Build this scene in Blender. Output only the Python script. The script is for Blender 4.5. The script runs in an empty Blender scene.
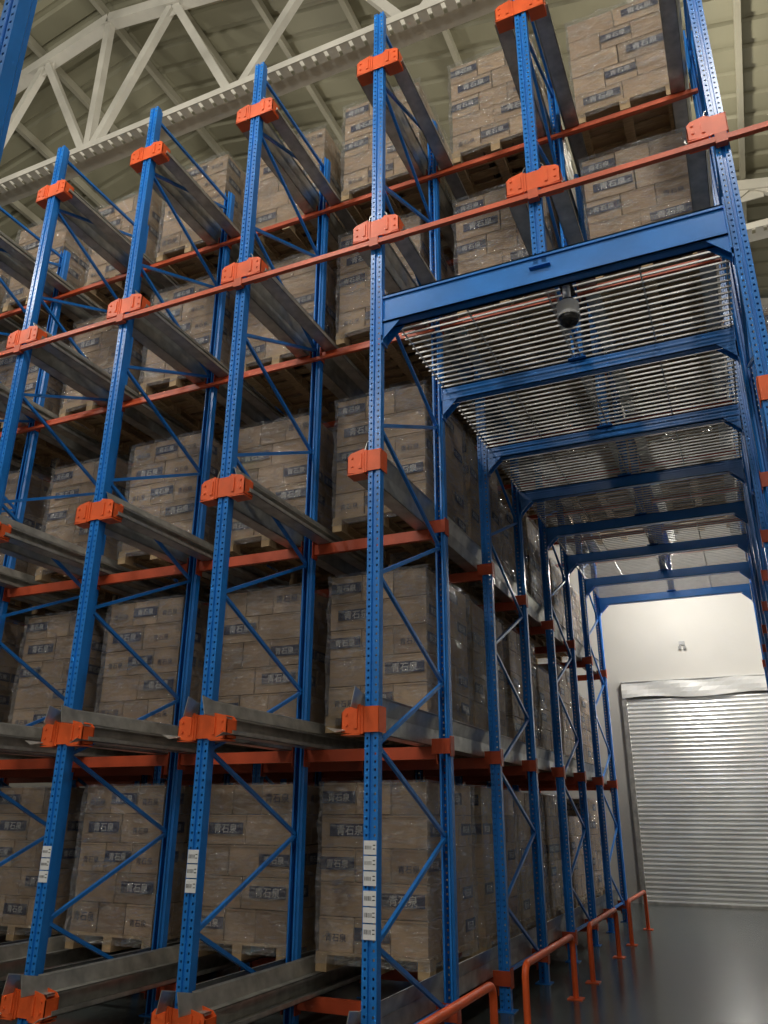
import bpy, math, random
from mathutils import Vector, Matrix
random.seed(7)
S = bpy.context.scene
C = S.collection

# ------------------------------------------------------------ materials
def mat(name, col, rough=0.5, metal=0.0, var=0.15, scale=6.0, bump=0.0, bscale=40.0, stretch=(1,1,1), coat=0.0, spec=0.5):
    m = bpy.data.materials.new(name); m.use_nodes = True
    nt = m.node_tree; N = nt.nodes; L = nt.links
    b = N["Principled BSDF"]
    tc = N.new("ShaderNodeTexCoord"); mp = N.new("ShaderNodeMapping")
    mp.inputs["Scale"].default_value = stretch
    L.new(tc.outputs["Object"], mp.inputs["Vector"])
    no = N.new("ShaderNodeTexNoise"); no.inputs["Scale"].default_value = scale; no.inputs["Detail"].default_value = 5
    L.new(mp.outputs["Vector"], no.inputs["Vector"])
    cr = N.new("ShaderNodeValToRGB")
    cr.color_ramp.elements[0].position = 0.3; cr.color_ramp.elements[1].position = 0.7
    cr.color_ramp.elements[0].color = (*[c*(1-var) for c in col], 1)
    cr.color_ramp.elements[1].color = (*[min(1, c*(1+var)) for c in col], 1)
    L.new(no.outputs["Fac"], cr.inputs["Fac"]); L.new(cr.outputs["Color"], b.inputs["Base Color"])
    b.inputs["Roughness"].default_value = rough; b.inputs["Metallic"].default_value = metal
    b.inputs["Coat Weight"].default_value = coat
    b.inputs["Specular IOR Level"].default_value = spec
    if bump > 0:
        n2 = N.new("ShaderNodeTexNoise"); n2.inputs["Scale"].default_value = bscale; n2.inputs["Detail"].default_value = 4
        L.new(mp.outputs["Vector"], n2.inputs["Vector"])
        bp = N.new("ShaderNodeBump"); bp.inputs["Strength"].default_value = bump; bp.inputs["Distance"].default_value = 0.02
        L.new(n2.outputs["Fac"], bp.inputs["Height"]); L.new(bp.outputs["Normal"], b.inputs["Normal"])
    return m

M_blue = mat("rack_blue_paint", (0.014, 0.19, 0.62), 0.28, 0, 0.12, 3)
M_orange = mat("rack_orange_paint", (0.82, 0.12, 0.024), 0.42, 0, 0.15, 5)
M_beam = mat("rack_beam_orange", (0.46, 0.065, 0.02), 0.45, 0, 0.2, 3)
M_tie = mat("rack_tie_red_orange", (0.60, 0.10, 0.035), 0.45, 0, 0.15, 5)
M_galv = mat("galvanised_steel", (0.46, 0.455, 0.42), 0.32, 0.55, 0.25, 9)
M_rod = mat("galvanised_mesh_wire", (0.50, 0.50, 0.49), 0.35, 0.4, 0.1, 9)
M_wood = mat("pallet_wood", (0.42, 0.30, 0.17), 0.8, 0, 0.25, 8, 0.3, 30, (1, 6, 1))
M_c = [mat("carton_kraft_a", (0.38, 0.265, 0.168), 0.65, 0, 0.08, 4),
       mat("carton_kraft_b", (0.29, 0.20, 0.125), 0.65, 0, 0.08, 4),
       mat("carton_kraft_c", (0.47, 0.335, 0.215), 0.65, 0, 0.08, 4)]
M_navy = mat("label_navy_print", (0.014, 0.020, 0.062), 0.5, 0, 0.1)
M_white = mat("label_white_print", (0.50, 0.50, 0.50), 0.6, 0, 0.03)
M_ltape = mat("carton_tape", (0.22, 0.15, 0.085), 0.3, 0, 0.1)
M_sticker = mat("sticker_white", (0.8, 0.82, 0.85), 0.5, 0, 0.03)
M_ink = mat("sticker_ink", (0.03, 0.03, 0.04), 0.6)
M_truss = mat("truss_white_paint", (0.62, 0.60, 0.53), 0.5, 0, 0.12, 2)
M_black = mat("black_plastic", (0.012, 0.012, 0.014), 0.25)
M_camw = mat("white_plastic", (0.75, 0.76, 0.78), 0.35)
M_grey = mat("grey_plastic", (0.30, 0.30, 0.29), 0.45)
M_floor = mat("polished_concrete", (0.062, 0.073, 0.071), 0.2, 0, 0.22, 0.5, 0.03, 5)
M_wall = mat("wall_panel_paint", (0.52, 0.50, 0.455), 0.7, 0, 0.06, 0.6, 0.05, 20)
M_roof = mat("roof_sheet_olive", (0.25, 0.24, 0.165), 0.6, 0, 0.15, 0.5)
M_purlin = mat("purlin_paint", (0.36, 0.345, 0.27), 0.6, 0, 0.1, 1)
M_shut = mat("shutter_galvanised", (0.84, 0.84, 0.81), 0.24, 0.5, 0.10, 2, 0.08, 6)

def film_mat():
    m = bpy.data.materials.new("stretch_wrap_film"); m.use_nodes = True
    nt = m.node_tree; N = nt.nodes; L = nt.links
    N.remove(N["Principled BSDF"]); out = N["Material Output"]
    tr = N.new("ShaderNodeBsdfTransparent"); gl = N.new("ShaderNodeBsdfGlossy"); df = N.new("ShaderNodeBsdfDiffuse")
    tr.inputs["Color"].default_value = (.94, .94, .94, 1)
    gl.inputs["Roughness"].default_value = 0.11; gl.inputs["Color"].default_value = (1, 1, 1, 1)
    df.inputs["Color"].default_value = (.72, .73, .74, 1)
    tc = N.new("ShaderNodeTexCoord"); mp = N.new("ShaderNodeMapping")
    mp.inputs["Rotation"].default_value = (0.35, 0.45, 0.0); mp.inputs["Scale"].default_value = (2.4, 2.4, 8)
    L.new(tc.outputs["Object"], mp.inputs["Vector"])
    n = N.new("ShaderNodeTexNoise"); n.inputs["Scale"].default_value = 1.7; n.inputs["Detail"].default_value = 5; n.inputs["Distortion"].default_value = 1.8
    L.new(mp.outputs["Vector"], n.inputs["Vector"])
    # tight creases as the bump source
    w = N.new("ShaderNodeTexNoise"); w.inputs["Scale"].default_value = 3.2; w.inputs["Detail"].default_value = 3; w.inputs["Distortion"].default_value = 2.2
    L.new(mp.outputs["Vector"], w.inputs["Vector"])
    bp = N.new("ShaderNodeBump"); bp.inputs["Strength"].default_value = .8; bp.inputs["Distance"].default_value = 0.10
    L.new(w.outputs["Fac"], bp.inputs["Height"]); L.new(bp.outputs["Normal"], gl.inputs["Normal"])
    mr = N.new("ShaderNodeMapRange"); mr.inputs["From Min"].default_value = .42; mr.inputs["From Max"].default_value = .68
    mr.inputs["To Min"].default_value = .16; mr.inputs["To Max"].default_value = .55
    L.new(n.outputs["Fac"], mr.inputs["Value"])
    m1 = N.new("ShaderNodeMixShader"); m1.inputs[0].default_value = .14
    L.new(gl.outputs[0], m1.inputs[1]); L.new(df.outputs[0], m1.inputs[2])
    m2 = N.new("ShaderNodeMixShader"); L.new(mr.outputs["Result"], m2.inputs[0])
    L.new(tr.outputs[0], m2.inputs[1]); L.new(m1.outputs[0], m2.inputs[2])
    L.new(m2.outputs[0], out.inputs["Surface"])
    return m
M_film = film_mat()

# ------------------------------------------------------------ mesh builder
class MB:
    def __init__(s): s.v = []; s.f = []; s.m = []
    def add(s, vs, fs, mi=0):
        o = len(s.v); s.v += [tuple(v) for v in vs]
        for f in fs: s.f.append(tuple(o+i for i in f)); s.m.append(mi)
    def box(s, x0, x1, y0, y1, z0, z1, mi=0):
        s.add([(x0,y0,z0),(x1,y0,z0),(x1,y1,z0),(x0,y1,z0),(x0,y0,z1),(x1,y0,z1),(x1,y1,z1),(x0,y1,z1)],
              [(0,3,2,1),(4,5,6,7),(0,1,5,4),(1,2,6,5),(2,3,7,6),(3,0,4,7)], mi)
    def beam(s, p, q, w, h, mi=0, up=(0,0,1)):
        p = Vector(p); q = Vector(q); d = (q-p).normalized(); u = Vector(up)
        if abs(d.dot(u)) > .98: u = Vector((0,1,0))
        a = d.cross(u).normalized()*w/2; b = a.cross(d).normalized()*h/2
        vs = []
        for c in (p, q): vs += [c-a-b, c+a-b, c+a+b, c-a+b]
        s.add(vs, [(0,3,2,1),(4,5,6,7),(0,1,5,4),(1,2,6,5),(2,3,7,6),(3,0,4,7)], mi)
    def cyl(s, p, q, r, n=12, mi=0, r2=None):
        p = Vector(p); q = Vector(q); d = (q-p).normalized(); r2 = r if r2 is None else r2
        u = Vector((0,0,1)) if abs(d.z) < .9 else Vector((1,0,0))
        a = d.cross(u).normalized(); b = d.cross(a)
        vs = []
        for c, rr in ((p, r), (q, r2)):
            for i in range(n):
                t = 2*math.pi*i/n; vs.append(c + a*math.cos(t)*rr + b*math.sin(t)*rr)
        fs = [(i, (i+1) % n, n+(i+1) % n, n+i) for i in range(n)] + [tuple(range(n-1, -1, -1)), tuple(range(n, 2*n))]
        s.add(vs, fs, mi)
    def extrude_y(s, pts, y0, y1, th, mi=0):
        for (ax, az), (bx, bz) in zip(pts[:-1], pts[1:]):
            d = Vector((bx-ax, bz-az)).normalized(); n = Vector((-d.y, d.x))*th/2
            d = d*th/2
            q = [(ax-d.x-n.x, az-d.y-n.y), (bx+d.x-n.x, bz+d.y-n.y), (bx+d.x+n.x, bz+d.y+n.y), (ax-d.x+n.x, az-d.y+n.y)]
            vs = [(x, y0, z) for x, z in q] + [(x, y1, z) for x, z in q]
            s.add(vs, [(0,1,2,3),(7,6,5,4),(0,4,5,1),(1,5,6,2),(2,6,7,3),(3,7,4,0)], mi)
    def mesh(s, name, mats, smooth=False):
        me = bpy.data.meshes.new(name); me.from_pydata(s.v, [], s.f)
        for m in mats: me.materials.append(m)
        me.polygons.foreach_set("material_index", s.m)
        if smooth: me.polygons.foreach_set("use_smooth", [True]*len(s.f))
        me.update(); return me
def obj(name, me, loc=(0,0,0), parent=None, rz=0):
    o = bpy.data.objects.new(name, me); C.objects.link(o); o.location = loc; o.rotation_euler[2] = rz
    if parent: o.parent = parent
    return o
def empty(name, loc=(0,0,0)):
    e = bpy.data.objects.new(name, None); C.objects.link(e); e.location = loc; e.empty_display_size = .2; return e

# ------------------------------------------------------------ layout constants
Y0 = 5.0
ROWS = [5.0, 6.4, 7.85, 9.25, 10.7, 12.1, 13.55, 14.95]
P = 1.36
XL = [-2.31 - P*k for k in range(0, 7)]      # uprights left of the tunnel
XM = -0.95                                   # stub uprights over the tunnel
XR = [0.41, 1.77]
LV = [0.42, 2.30, 4.21, 6.38, 8.33]
TOP = 8.9
ZB = 5.32                                    # tunnel roof underside

# ------------------------------------------------------------ uprights
def post_mesh(h, name):
    b = MB(); w = .050; yf = -.045
    cols = [(-w, -.036), (-.022, -.013), (.013, .022), (.036, w)]
    for a, c in cols: b.add([(a,yf,0),(c,yf,0),(c,yf,h),(a,yf,h)], [(0,1,2,3)])
    g = yf+.014
    b.add([(-.013,yf,0),(-.009,g,0),(-.009,g,h),(-.013,yf,h)], [(0,1,2,3)])
    b.add([(-.009,g,0),(.009,g,0),(.009,g,h),(-.009,g,h)], [(0,1,2,3)])
    b.add([(.009,g,0),(.013,yf,0),(.013,yf,h),(.009,g,h)], [(0,1,2,3)])
    n = int(h/.05)
    for a, c in ((-.036, -.022), (.022, .036)):
        for i in range(n):
            z0 = i*.05; z1 = z0+.05 if i < n-1 else h
            b.add([(a,yf,z0),(c,yf,z0),(c,yf,z0+.029),(a,yf,z0+.029)], [(0,1,2,3)])
            b.add([(a,yf,z0+.044),(c,yf,z0+.044),(c,yf,z1),(a,yf,z1)], [(0,1,2,3)])
    for sx in (-1, 1):
        pts = [(sx*w, yf), (sx*w, .018), (sx*.034, .032), (sx*.034, .055), (sx*.02, .055)]
        for (ax, ay), (cx, cy) in zip(pts[:-1], pts[1:]):
            b.add([(ax,ay,0),(cx,cy,0),(cx,cy,h),(ax,ay,h)], [(0,1,2,3)])
    b.box(-.08, .08, -.08, .08, 0, .008)
    return b.mesh(name, [M_blue])
PM = post_mesh(TOP, "upright_post"); PS = post_mesh(TOP-ZB-.14, "upright_post_short")

rack = empty("pallet_racking")
for x in XL + XR:
    for i, y in enumerate(ROWS):
        obj("upright_post", PM, (x, y, 0), rack, 0 if i % 2 == 0 else math.pi)
for i, y in enumerate(ROWS):
    obj("upright_post", PS, (XM, y, ZB+.14), rack, 0 if i % 2 == 0 else math.pi)

# frame bracing
def bracing(b, x, ya, yb, zmin, zmax):
    z = .85-1.2; f = True
    while z < zmax:
        a = (x, ya+.04 if f else yb-.04, z); c = (x, yb-.04 if f else ya+.04, z+.6)
        if z >= zmin and z+.6 <= zmax: b.beam(a, c, .026, .028)
        z += .6; f = not f
    b.beam((x, ya+.04, zmax-.12), (x, yb-.04, zmax-.12), .026, .03)
    b.beam((x, ya+.04, zmin+.2), (x, yb-.04, zmin+.2), .026, .03)
b = MB()
for x in XL+XR:
    for i in range(0, 8, 2): bracing(b, x, ROWS[i], ROWS[i+1], 0.1, TOP)
for i in range(0, 8, 2): bracing(b, XM, ROWS[i], ROWS[i+1], ZB+.2, TOP)
obj("frame_bracing", b.mesh("frame_bracing", [M_blue]), (0,0,0), rack)

# rails (galvanised shuttle profile with sloping pallet guide) on both sides of each lane
b = MB()
prof = [(.062, .115), (.075, .105), (.105, .0), (.175, 0), (.175, -.012)]
prof2 = [(.105, .0), (.105, -.13), (.235, -.13), (.235, -.10)]
def rail(b, x, s, L, y0, y1):
    for pr in (prof, prof2):
        b.extrude_y([(x+s*px, L+pz-.022) for px, pz in pr], y0, y1, .005)
def flare(b, x, s, L):
    yf = Y0-.02
    for (xa, xb, za, zb_, o, dz) in ((.075, .105, .105, 0, -.015, .03), (.175, .235, -.13, -.13, .03, -.03)):
        vs = [(x+s*xa, yf, L+za-.022), (x+s*xb, yf, L+zb_-.022), (x+s*(xb+o), yf-.16, L+zb_-.022), (x+s*(xa+o), yf-.16, L+za-.022+dz)]
        vs += [(p[0]+s*.004, p[1], p[2]+.005) for p in vs]
        b.add(vs, [(0,1,2,3),(7,6,5,4),(0,4,5,1),(1,5,6,2),(2,6,7,3),(3,7,4,0)])
YE = 15.1
lanes_full = [(XL[k+1], XL[k]) for k in range(6)]
lanes_top = [(XL[0], XM), (XM, XR[0])]
lane_r = [(XR[0], XR[1])]
for li, L in enumerate(LV):
    ln = lanes_full + (lanes_top if li >= 3 else lane_r)
    for a, c in ln:
        rail(b, a, 1, L, Y0-.02, YE); rail(b, c, -1, L, Y0-.02, YE)
        if li <= 1: flare(b, a, 1, L); flare(b, c, -1, L)
obj("galvanised_rails", b.mesh("galvanised_rails", [M_galv]), (0,0,0), rack)

# orange cross beams at each inner row + end connector plates
b = MB()
for li, L in enumerate(LV):
    spans = [(XL[k+1], XL[k]) for k in range(6)]
    spans += [(XL[0], XM), (XM, XR[0])] if li >= 3 else [(XR[0], XR[1])]
    zt = L-.158; hb = .10 if li < 3 else .06
    for y in ROWS[1:]:
        for a, c in spans:
            b.box(a+.055, c-.055, y-.022, y+.022, zt-hb, zt)
            for xx in (a+.057, c-.065):
                b.box(xx, xx+.008, y-.05, y+.05, zt-hb-.04, zt+.05)
obj("cross_beams", b.mesh("cross_beams", [M_beam]), (0,0,0), rack)
b = MB()
for li, L in enumerate(LV[:3]):
    for y in ROWS[1:]:
        for s, x in ((1, XL[0]), (-1, XR[0])):
            x0 = x+s*.056
            b.box(min(x0, x0+s*.006), max(x0, x0+s*.006), y-.05, y+.045, L-.24, L-.08)
            b.box(min(x-s*.10, x+s*.06), max(x-s*.10, x+s*.06), y-.06, y-.054, L-.22, L-.10)
obj("side_connectors", b.mesh("side_connectors", [M_beam]), (0,0,0), rack)

# front brackets
def bracket(b, x, z, left, right):
    yf = Y0-.052
    b.box(x-.058, x+.058, yf-.006, yf, z-.085, z+.085)
    for s, on in ((-1, left), (1, right)):
        b.box(min(x+s*.054, x+s*.060), max(x+s*.054, x+s*.060), yf-.006, Y0+.06, z-.085, z+.085)
        if not on: continue
        x0 = x+s*.075; x1 = x+s*.215
        for yy in (yf-.018, Y0+.05):
            vs = [(x0,yy,z-.10),(x1,yy,z-.085),(x1,yy,z+.045),(x1-s*.03,yy,z+.075),(x0,yy,z+.10)]
            m = len(vs); vs += [(p[0], p[1]+.008, p[2]) for p in vs]
            b.add(vs, [tuple(range(m)), tuple(range(2*m-1, m-1, -1))]+[(i, m+i, m+(i+1) % m, (i+1) % m) for i in range(m)])
        lo, hi = min(x0,x1), max(x0,x1)
        b.box(lo, hi, yf-.018, Y0+.055, z-.103, z-.095)
        b.box(min(x1-s*.006, x1), max(x1-s*.006, x1), yf-.018, Y0+.055, z-.085, z+.045)
        b.box(x0+s*.03-.012, x0+s*.03+.012, yf-.026, yf-.016, z-.06, z+.06)
        for dz in (-.05, .05): b.cyl((x0+s*.1, yf-.026, z+dz*.7), (x0+s*.1, yf-.01, z+dz*.7), .010, 8)
        b.box(min(x+s*.055, x0), max(x+s*.055, x0), yf-.012, yf-.004, z-.095, z+.09)
b = MB()
for li, L in enumerate(LV):
    z = L-.09
    for k, x in enumerate(XL):
        bracket(b, x, z, k < 6, (k > 0) or li >= 3)
    if li >= 3: bracket(b, XM, z, True, True)
    bracket(b, XR[0], z, li >= 3, li < 3)
    if li < 3: bracket(b, XR[1], z, True, False)
obj("rail_brackets", b.mesh("rail_brackets", [M_orange]), (0,0,0), rack)

# front tie bar
b = MB()
b.box(XL[-1]-.1, XR[1]+.1, Y0-.10, Y0-.06, 6.095, 6.14)
for x in XL+[XM]+XR: b.box(x-.04, x+.04, Y0-.106, Y0-.052, 6.075, 6.16)
b.box(XL[-1], XL[0], ROWS[1]-.09, ROWS[1]-.055, 6.10, 6.135)
b.box(XL[-1], XR[0], ROWS[1]-.09, ROWS[1]-.055, 8.05, 8.085)
obj("tie_bars", b.mesh("tie_bars", [M_tie]), (0,0,0), rack)

# tunnel roof beams
b = MB()
xa, xb = XL[0]+.055, XR[0]-.055
zb0, zb1 = 5.32, 5.58
b.box(xa, xb, Y0-.045, Y0-.035, zb0, zb1)
b.box(xa, xb, Y0-.06, Y0+.05, zb0, zb0+.012); b.box(xa, xb, Y0-.06, Y0+.05, zb1-.012, zb1)
b.box(xa, xb, Y0-.06, Y0-.052, zb0, zb0+.03); b.box(xa, xb, Y0-.06, Y0-.052, zb1-.03, zb1)
b.box(xa, xb, Y0+.025, Y0+.05, zb0, zb0+.04)
for x, s in ((xa, 1), (xb, -1)):
    b.box(min(x, x+s*.012), max(x, x+s*.012), Y0-.07, Y0+.07, zb0-.12, zb1+.05)
for y in ROWS:
    if y > Y0:
        b.box(xa, xb, y-.04, y-.034, ZB, ZB+.14); b.box(xa, xb, y-.04, y+.04, ZB, ZB+.01); b.box(xa, xb, y-.04, y+.04, ZB+.13, ZB+.14)
    for x, s in ((xa, 1), (xb, -1)):
        for dy in (-.05, .045):
            vs = [(x, y+dy, ZB-.16), (x+s*.16, y+dy, ZB), (x, y+dy, ZB)]
            vs += [(p[0], p[1]+.008, p[2]) for p in vs]
            b.add(vs, [(0,1,2),(5,4,3),(0,3,4,1),(1,4,5,2),(2,5,3,0)])
        b.box(min(x, x+s*.01), max(x, x+s*.01), y-.05, y+.05, ZB-.18, ZB+.16)
obj("tunnel_roof_beams", b.mesh("tunnel_roof_beams", [M_blue]), (0,0,0), rack)
# mesh decking wires
b = MB()
for i in range(7):
    ya, yb = ROWS[i]+.05, ROWS[i+1]-.05
    n = 16
    for j in range(n+1):
        y = ya+(yb-ya)*j/n
        b.box(xa, xb, y-.007, y+.007, ZB+.143, ZB+.157)
    for x in (xa+.02, -1.63, XM-.03, XM+.03, -.27, xb-.02):
        b.box(x-.006, x+.006, ya-.08, yb+.08, ZB+.157, ZB+.168)
obj("mesh_decking", b.mesh("mesh_decking", [M_rod]), (0,0,0), rack)

# post identification stickers
b = MB()
def sticker(x, z0, z1, n):
    yy = Y0-.0475; h = (z1-z0)/n
    for i in range(n):
        a = z0+i*h+.004; c = z0+(i+1)*h-.004
        b.box(x-.044, x+.044, yy-.002, yy, a, c, 0)
        xx = x-.036
        while xx < x+.012:
            wv = random.choice([.003, .005, .002]); b.box(xx, xx+wv, yy-.003, yy-.002, a+.03, c-.03, 1); xx += wv+.005
        for q in range(2): b.box(x+.020, x+.036, yy-.003, yy-.002, a+.03+q*.022, a+.036+q*.022, 1)
sticker(XL[0], .89, 1.17, 3); sticker(XL[0], 1.19, 1.46, 3)
sticker(XL[1], 1.10, 1.38, 3); sticker(XL[2], 1.12, 1.38, 3); sticker(XR[0], .9, 1.4, 5)
obj("post_stickers", b.mesh("post_stickers", [M_sticker, M_ink]), (0,0,0), rack)

# near upright frame (opposite rack) top-left of view
opp = empty("rack_upright_frame")
obj("upright_post", PM, (-2.66, 1.70, 0), opp, 0); obj("upright_post", PM, (-2.66, .30, 0), opp, 0)
b = MB(); bracing(b, -2.66, .30, 1.70, .1, 3.6)
obj("frame_bracing", b.mesh("opp_bracing", [M_blue]), (0,0,0), opp)

# ------------------------------------------------------------ printed name (mesh text)
def text_geo(s):
    cu = bpy.data.curves.new("t", 'FONT'); cu.body = s; cu.resolution_u = 2; cu.align_x = 'CENTER'; cu.align_y = 'CENTER'
    cu.offset = .008
    o = bpy.data.objects.new("t", cu); C.objects.link(o)
    bpy.context.view_layer.update()
    dg = bpy.context.evaluated_depsgraph_get()
    me = bpy.data.meshes.new_from_object(o.evaluated_get(dg))
    vs = [v.co.copy() for v in me.vertices]; fs = [tuple(p.vertices) for p in me.polygons]
    bpy.data.objects.remove(o); bpy.data.curves.remove(cu); bpy.data.meshes.remove(me)
    xs = [v.x for v in vs]; ys = [v.y for v in vs]
    cx, cy = (min(xs)+max(xs))/2, (min(ys)+max(ys))/2
    w = max(xs)-min(xs); h = max(ys)-min(ys)
    return [((v.x-cx)/w, (v.y-cy)/w) for v in vs], fs, h/w
TV, TF, TR = text_geo("青石泉")

# ------------------------------------------------------------ pallet stack meshes
def stack_mesh(seed, name, layers=5):
    R = random.Random(seed); b = MB()
    W, D, H = 1.0, 1.2, .145
    for i in range(7):
        y = i*(D-.1)/6; b.box(-W/2, W/2, y, y+.1, H-.022, H)
    for x in (-W/2, -.05, W/2-.1):
        b.box(x, x+.1, 0, D, H-.044, H-.022)
        for y in (0, D/2-.07, D-.14): b.box(x, x+.1, y, y+.14, .022, H-.044)
        b.box(x, x+.1, 0, D, 0, .022)
    h = .262; w2 = W/2-.012
    def label(face, cx, cz, off, ww, band):
        hh = .10
        def tf(u, v, o):
            if face == 'F': return (cx+u, .012-o, cz+v)
            if face == 'R': return (off+o, cx+u, cz+v)
            return (off-o, cx-u, cz+v)
        if band:
            q = [(-ww/2,-hh/2),(ww/2,-hh/2),(ww/2,hh/2),(-ww/2,hh/2)]
            b.add([tf(u, v, .002) for u, v in q], [(0,1,2,3)], 4)
        tw = ww*.66 if band else ww*.8
        b.add([tf(u*tw, v*tw, .0035) for u, v in TV], TF, 5 if band else 4)
    for l in range(layers):
        z0 = H + l*h + .002
        nx = 2 if (l+seed) % 2 else 3; ny = 3 if (l+seed) % 2 else 4
        cw = (2*w2)/nx; cd = (D-.03)/ny
        lf = R.randrange(nx); lr = R.randrange(ny)
        for i in range(nx):
            for j in range(ny):
                if 0 < i < nx-1 and 0 < j < ny-1: continue
                jx, jy = R.uniform(-.004, .004), R.uniform(0, .006)
                x0 = -w2+i*cw+.004+jx; y0 = .015+j*cd+.004+jy
                b.box(x0, x0+cw-.011, y0, y0+cd-.011, z0, z0+h-.008, R.choice([1,1,2,3]))
        for i in range(nx):
            cx = -w2+(i+.5)*cw
            if i == lf:
                label('F', cx+(.03 if nx == 2 else 0), z0+h*.52, 0, .38 if nx == 2 else .315, R.random() < .88)
            elif R.random() < .25:
                label('F', cx, z0+h*.4, 0, .24, False)
            b.add([(cx-cw*.5+.01, .0135, z0+h-.028), (cx+cw*.5-.01, .0135, z0+h-.028), (cx+cw*.5-.01, .0135, z0+h-.022), (cx-cw*.5+.01, .0135, z0+h-.022)], [(0,1,2,3)], 6)
        for j in range(ny):
            cy = .015+(j+.5)*cd
            if j == lr or R.random() < .15:
                label('R', cy, z0+h*.52, w2+.004, .28, R.random() < .85)
                label('L', cy, z0+h*.52, -w2-.004, .28, R.random() < .85)
    zt = H+layers*h
    nxs, nys, nz = 8, 8, 12
    per = [(-W/2+W*i/nxs, -.002) for i in range(nxs)] + [(W/2, D*i/nys) for i in range(nys)] + [(W/2-W*i/nxs, D) for i in range(nxs)] + [(-W/2, D-D*i/nys) for i in range(nys)]
    n = len(per); vs = []
    for k in range(nz+1):
        z = .06+(zt+.01-.06)*k/nz
        for (px, py) in per:
            cx, cy = px, py-D/2; ln = math.hypot(cx, cy); o = R.uniform(0, .032)
            vs.append((px+cx/ln*o, py+cy/ln*o, z+R.uniform(-.02, .02)*(0 < k < nz)))
    fs = []
    for k in range(nz):
        for i in range(n):
            a, c, d, e = k*n+i, k*n+(i+1) % n, (k+1)*n+(i+1) % n, (k+1)*n+i
            fs += [(a, c, d), (a, d, e)] if R.random() < .5 else [(a, c, e), (c, d, e)]
    b.add(vs, fs, 7)
    return b.mesh(name, [M_wood]+M_c+[M_navy, M_white, M_ltape, M_film])
SM = [stack_mesh(s, "wrapped_carton_pallet_%s" % "abcdef"[s]) for s in range(6)]
SM4 = [stack_mesh(s+10, "wrapped_carton_pallet_low_%s" % "ab"[s], 4) for s in range(2)]

def put(x, y, z, k, deep=0):
    m = SM[k % 6] if (deep < 1 or random.random() < .85) else SM4[k % 2]
    obj("wrapped_carton_pallet", m, (x+random.uniform(-.03, .03), y+random.uniform(-.02, .02), z+.0015), None, 0)
kk = 0
for li, L in enumerate(LV):
    for k, (a, c) in enumerate(lanes_full):
        n = 6 if k == 0 else 2
        for i in range(n):
            put((a+c)/2, 6.52+i*1.36 + (0.12 if k % 2 else 0), L, kk, i); kk += 1 + (i % 2)
        kk += 1
    if li >= 3:
        for a, c in lanes_top:
            for i in range(6 if li == 3 else 3): put((a+c)/2, 6.52+i*1.36, L, kk, i); kk += 1
    if li <= 2:
        for i in range(6): put((XR[0]+XR[1])/2, 6.52+i*1.36, L, kk, i); kk += 1

# ------------------------------------------------------------ guard hoops
def hoop(y0, y1, x=-1.86, h=.53):
    b = MB(); r = .028; R_ = .09
    pts = [(x, y0, 0), (x, y0, h-R_)]
    for i in range(1, 6): t = i/6*math.pi/2; pts.append((x, y0+R_-R_*math.cos(t), h-R_+R_*math.sin(t)))
    pts += [(x, y0+R_, h), (x, y1-R_, h)]
    for i in range(1, 6): t = i/6*math.pi/2; pts.append((x, y1-R_+R_*math.sin(t), h-R_+R_*math.cos(t)))
    pts += [(x, y1, h-R_), (x, y1, 0)]
    n = 12; vs = []
    for i, p in enumerate(pts):
        a = Vector(pts[max(0, i-1)]); c = Vector(pts[min(len(pts)-1, i+1)]); d = (c-a).normalized()
        u = Vector((1,0,0)); v = d.cross(u)
        for j in range(n): t = 2*math.pi*j/n; vs.append(Vector(p)+u*math.cos(t)*r+v*math.sin(t)*r)
    fs = [(i*n+j, i*n+(j+1) % n, (i+1)*n+(j+1) % n, (i+1)*n+j) for i in range(len(pts)-1) for j in range(n)]
    b.add(vs, fs)
    me = b.mesh("guard_hoop", [M_orange], True)
    bb = MB()
    for y in (y0, y1): bb.box(x-.07, x+.07, y-.07, y+.07, 0, .01)
    e = empty("guard_rail_hoop", (0,0,0))
    obj("tube", me, (0,0,0), e); obj("base_plates", bb.mesh("hoop_base", [M_orange]), (0,0,0), e)
for a, c in ((4.2, 6.0), (6.85, 8.62), (9.5, 11.25), (12.35, 14.1)): hoop(a, c)

# ------------------------------------------------------------ CCTV dome camera
b = MB()
cx, cy = -.82, 5.26
b.box(cx-.05, cx+.05, cy-.18, cy+.14, 5.455, 5.462, 1)
b.cyl((cx, cy, 5.46), (cx, cy, 5.33), .03, 16, 0)
b.cyl((cx, cy, 5.33), (cx, cy, 5.29), .05, 24, 1, .08)
b.cyl((cx, cy, 5.29), (cx, cy, 5.19), .085, 24, 0)
b.cyl((cx, cy, 5.19), (cx, cy, 5.17), .088, 24, 0)
n = 24
vs = []; fs = []
for i in range(7):
    t = i/6*math.pi/2; r = .08*math.cos(t)+1e-4; z = 5.17-.08*math.sin(t)
    for j in range(n): a = 2*math.pi*j/n; vs.append((cx+r*math.cos(a), cy+r*math.sin(a), z))
fs = [(i*n+j, i*n+(j+1) % n, (i+1)*n+(j+1) % n, (i+1)*n+j) for i in range(6) for j in range(n)]
b.add(vs, fs, 1)
obj("dome_security_camera", b.mesh("dome_security_camera", [M_camw, M_black]))

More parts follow.
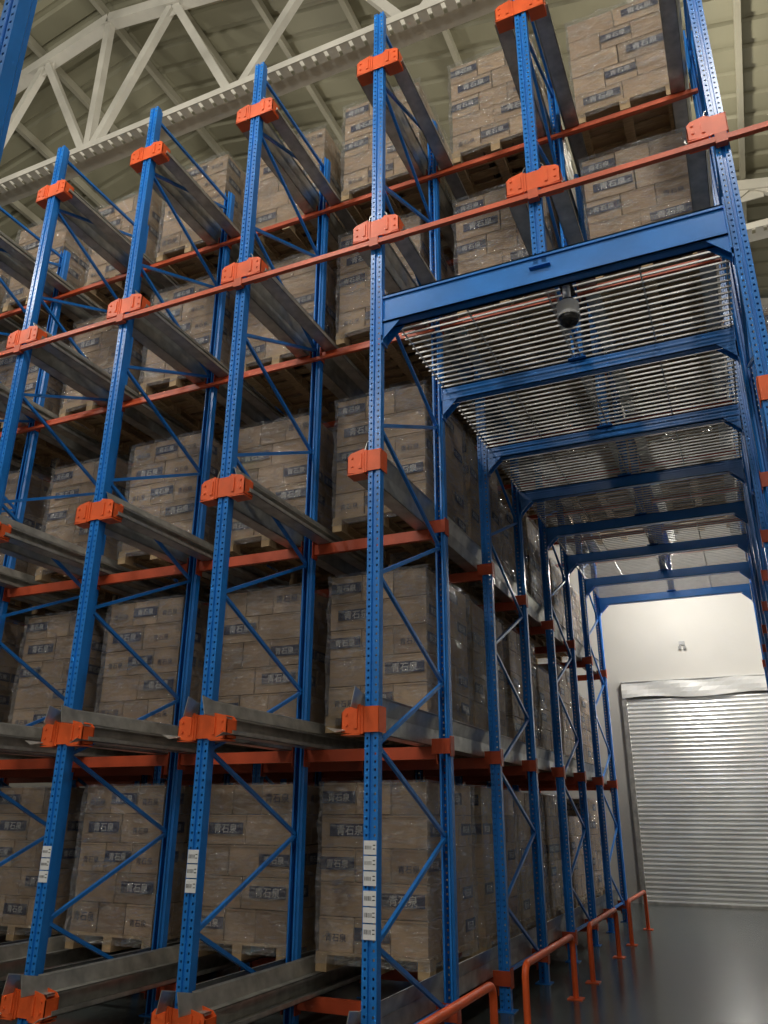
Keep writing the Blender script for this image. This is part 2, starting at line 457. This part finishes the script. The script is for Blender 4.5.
# ------------------------------------------------------------ building shell
WX0, WX1, WY0, WY1 = -24.5, 6.6, -12.0, 18.2
RX, RZ, SL = -9.0, 15.6, .22
def zr(x): return RZ - SL*abs(x-RX)
b = MB(); b.box(WX0, WX1, WY0, WY1, -.2, 0); obj("floor", b.mesh("floor", [M_floor]))
def gable(y0, y1, name):
    b = MB()
    pr = [(WX0, 0), (WX1, 0), (WX1, zr(WX1)), (RX, RZ), (WX0, zr(WX0))]
    vs = [(x, y0, z) for x, z in pr]+[(x, y1, z) for x, z in pr]
    b.add(vs, [(0,1,2,3,4), (9,8,7,6,5)]+[(i, 5+i, 5+(i+1) % 5, (i+1) % 5) for i in range(5)])
    obj(name, b.mesh(name, [M_wall]))
gable(WY1, WY1+.2, "wall_back"); gable(WY0-.2, WY0, "wall_front")
b = MB(); b.box(WX1, WX1+.2, WY0, WY1, 0, zr(WX1)); obj("wall_right", b.mesh("wall_right", [M_wall]))
b = MB(); b.box(WX0-.2, WX0, WY0, WY1, 0, zr(WX0)); obj("wall_left", b.mesh("wall_left", [M_wall]))
b = MB(); pitch = .5
y = WY0; pr = []
while y < WY1:
    pr += [(y, 0), (y+.34, 0), (y+.38, .05), (y+.46, .05)]; y += pitch
pr.append((WY1, 0))
for xa_, xb_ in ((WX0, RX), (RX, WX1)):
    vs = []
    for x in (xa_, xb_):
        for (yy, dz) in pr: vs.append((x, yy, zr(x)+dz+.12))
    n = len(pr)
    b.add(vs, [(i, i+1, n+i+1, n+i) for i in range(n-1)])
obj("ceiling", b.mesh("ceiling", [M_roof]))
b = MB()
x = WX0+.4
while x < WX1:
    b.beam((x, WY0, zr(x)+.02), (x, WY1, zr(x)+.02), .09, .18); x += 1.5
obj("roof_purlins", b.mesh("roof_purlins", [M_purlin]))
for ty in (1.0, 7.5, 14.0, -5.5):
    b = MB(); zc = 12.05
    xe0, xe1 = WX0+.02, WX1-.02
    for dy in (-.07, .07):
        b.beam((xe0, ty+dy, zc), (xe1, ty+dy, zc), .08, .24)
    b.beam((xe0, ty, zc+.12), (xe1, ty, zc+.12), .24, .02); b.beam((xe0, ty, zc-.12), (xe1, ty, zc-.12), .24, .02)
    b.beam((xe0, ty, zr(xe0)-.2), (RX, ty, RZ-.2), .2, .22); b.beam((RX, ty, RZ-.2), (xe1, ty, zr(xe1)-.2), .2, .22)
    b.beam((RX, ty, zc), (RX, ty, RZ-.2), .13, .13)
    for i in range(-5, 5):
        xb0 = -9+3*i; xm = xb0+1.5; xb1 = xb0+3
        b.beam((xb0, ty, zc+.05), (xm, ty, zr(xm)-.2), .12, .14); b.beam((xm, ty, zr(xm)-.2), (xb1, ty, zc+.05), .12, .14)
        b.box(xb0-.22, xb0+.22, ty-.012, ty+.012, zc-.1, zc+.32); b.box(xm-.2, xm+.2, ty-.012, ty+.012, zr(xm)-.5, zr(xm)-.1)
    b.box(xe0, xe1, ty-.32, ty-.305, zc-.16, zc-.04)
    x = xe0+.1
    while x < xe1: b.box(x, x+.14, ty-.31, ty-.14, zc-.16, zc-.145); x += .2
    obj("roof_truss", b.mesh("roof_truss", [M_truss]))

# ------------------------------------------------------------ roller shutter
sh = empty("door_1")
b = MB(); sx0, sx1 = -2.35, 1.9; ZS = 4.05
vs = []; K = 0; sl = .085; ns = int(ZS/sl)
for i in range(ns):
    for t, d in ((0, 0), (.25, -.018), (.5, -.026), (.75, -.018), (.93, 0)):
        z = i*sl+t*sl
        vs += [(sx0, WY1-.08+d, z), (sx1, WY1-.08+d, z)]; K += 1
b.add(vs, [(2*i, 2*i+1, 2*i+3, 2*i+2) for i in range(K-1)])
obj("shutter_curtain", b.mesh("shutter_curtain", [M_shut]), (0,0,0), sh)
b = MB()
for x in (sx0-.1, sx1): b.box(x, x+.1, WY1-.14, WY1-.001, 0, ZS+.1)
b.box(sx0-.1, sx1+.1, WY1-.13, WY1-.06, .0, .05)
obj("shutter_guides", b.mesh("shutter_guides", [M_galv]), (0,0,0), sh)
M_plast = mat("header_sheet", (0.66, 0.65, 0.61), 0.35, 0, 0.06, 3, 0.2, 4)
b = MB(); R = random.Random(3); nx = 40; vs = []
for k in range(5):
    for i in range(nx+1):
        x = sx0-.08+(sx1-sx0+.16)*i/nx
        sag = .03*math.sin(i*.33)
        zz = ZS-.05+.35*k/4 + (sag if k == 0 else 0)
        vs.append((x, WY1-.165-R.uniform(0, .008)-.018*math.sin(i*.5+k), zz))
b.add(vs, [(k*(nx+1)+i, k*(nx+1)+i+1, (k+1)*(nx+1)+i+1, (k+1)*(nx+1)+i) for k in range(4) for i in range(nx)])
b.box(sx0-.1, sx1+.1, WY1-.19, WY1-.001, ZS+.29, ZS+.31)
obj("header_sheet", b.mesh("header_sheet", [M_plast]), (0,0,0), sh)
# small twin-head wall fitting above the door
b = MB(); ex, ez = -1.09, 5.10
b.box(ex-.06, ex+.06, WY1-.05, WY1-.001, ez, ez+.07, 0)
for dx in (-.05, .05):
    b.cyl((ex+dx, WY1-.03, ez-.03), (ex+dx, WY1-.03, ez+.01), .010, 8, 0)
    b.cyl((ex+dx, WY1-.01, ez-.05), (ex+dx, WY1-.08, ez-.07), .022, 14, 0, .035)
obj("emergency_wall_light", b.mesh("emergency_wall_light", [M_grey]))

# ------------------------------------------------------------ lamps
M_lh = mat("lamp_housing", (0.25, 0.25, 0.26), 0.4, .6)
M_em = bpy.data.materials.new("lamp_lens"); M_em.use_nodes = True
M_em.node_tree.nodes["Principled BSDF"].inputs["Emission Color"].default_value = (1, .93, .8, 1)
M_em.node_tree.nodes["Principled BSDF"].inputs["Emission Strength"].default_value = 4
def lamp_mesh(rod):
    b = MB(); b.cyl((0,0,.0), (0,0,.14), .26, 24, 0, .12); b.cyl((0,0,.14), (0,0,.3), .1, 16, 0); b.cyl((0,0,.3), (0,0,rod), .01, 6, 0)
    b.cyl((0,0,-.004), (0,0,.0), .24, 24, 1)
    return b.mesh("unseen_bay_lamp", [M_lh, M_em])
LM = lamp_mesh(.75)
def lamp(x, y, z, p, col=(1, .95, .865), r=.22, me=None):
    o = obj("unseen_bay_lamp", me or LM, (x, y, z))
    l = bpy.data.lights.new("lamp_light", 'POINT'); l.energy = p; l.color = col; l.shadow_soft_size = r
    lo = bpy.data.objects.new("light_source", l); C.objects.link(lo); lo.location = (0, 0, -.3); lo.parent = o
    return o
for x in (-11, -5, 1):
    lamp(x, 1.0-.35, 11.1, 520)  # out-of-view lamps over the front aisle, added as fill for the rack fronts
lamp(-8, -5.85, 11.1, 560); lamp(-1.5, -5.85, 11.1, 560)  # two more added behind the camera, at a better angle to the posts
for x in (-8, 0): lamp(x, 10.7, 12.4, 240, (1, .93, .8))
lamp(-1.0, 15.75, 6.5, 330, (1, .97, .9), .22, lamp_mesh(zr(-1.0)-6.5))
lamp(3.2, 16.3, 4.6, 320, (1, .97, .9), .22, lamp_mesh(zr(3.2)-4.6))  # added lamp hidden behind the right rack, brightens the shutter from the side

w = bpy.data.worlds.new("world"); S.world = w; w.use_nodes = True
w.node_tree.nodes["Background"].inputs[0].default_value = (.5, .55, .6, 1); w.node_tree.nodes["Background"].inputs[1].default_value = .3

# ------------------------------------------------------------ camera
cam = bpy.data.cameras.new("camera"); co = bpy.data.objects.new("camera", cam); C.objects.link(co)
cam.sensor_fit = 'VERTICAL'; cam.sensor_height = 24; cam.lens = 24*793/1024; cam.clip_start = .05
Rm = Matrix.Rotation(math.radians(24.2), 4, 'Z') @ Matrix.Rotation(math.radians(111.0), 4, 'X') @ Matrix.Rotation(math.radians(.3), 4, 'Z')
co.matrix_world = Matrix.Translation((0, 0, 1.6)) @ Rm
S.camera = co
S.view_settings.view_transform = 'Standard'
S.view_settings.exposure = 0.05
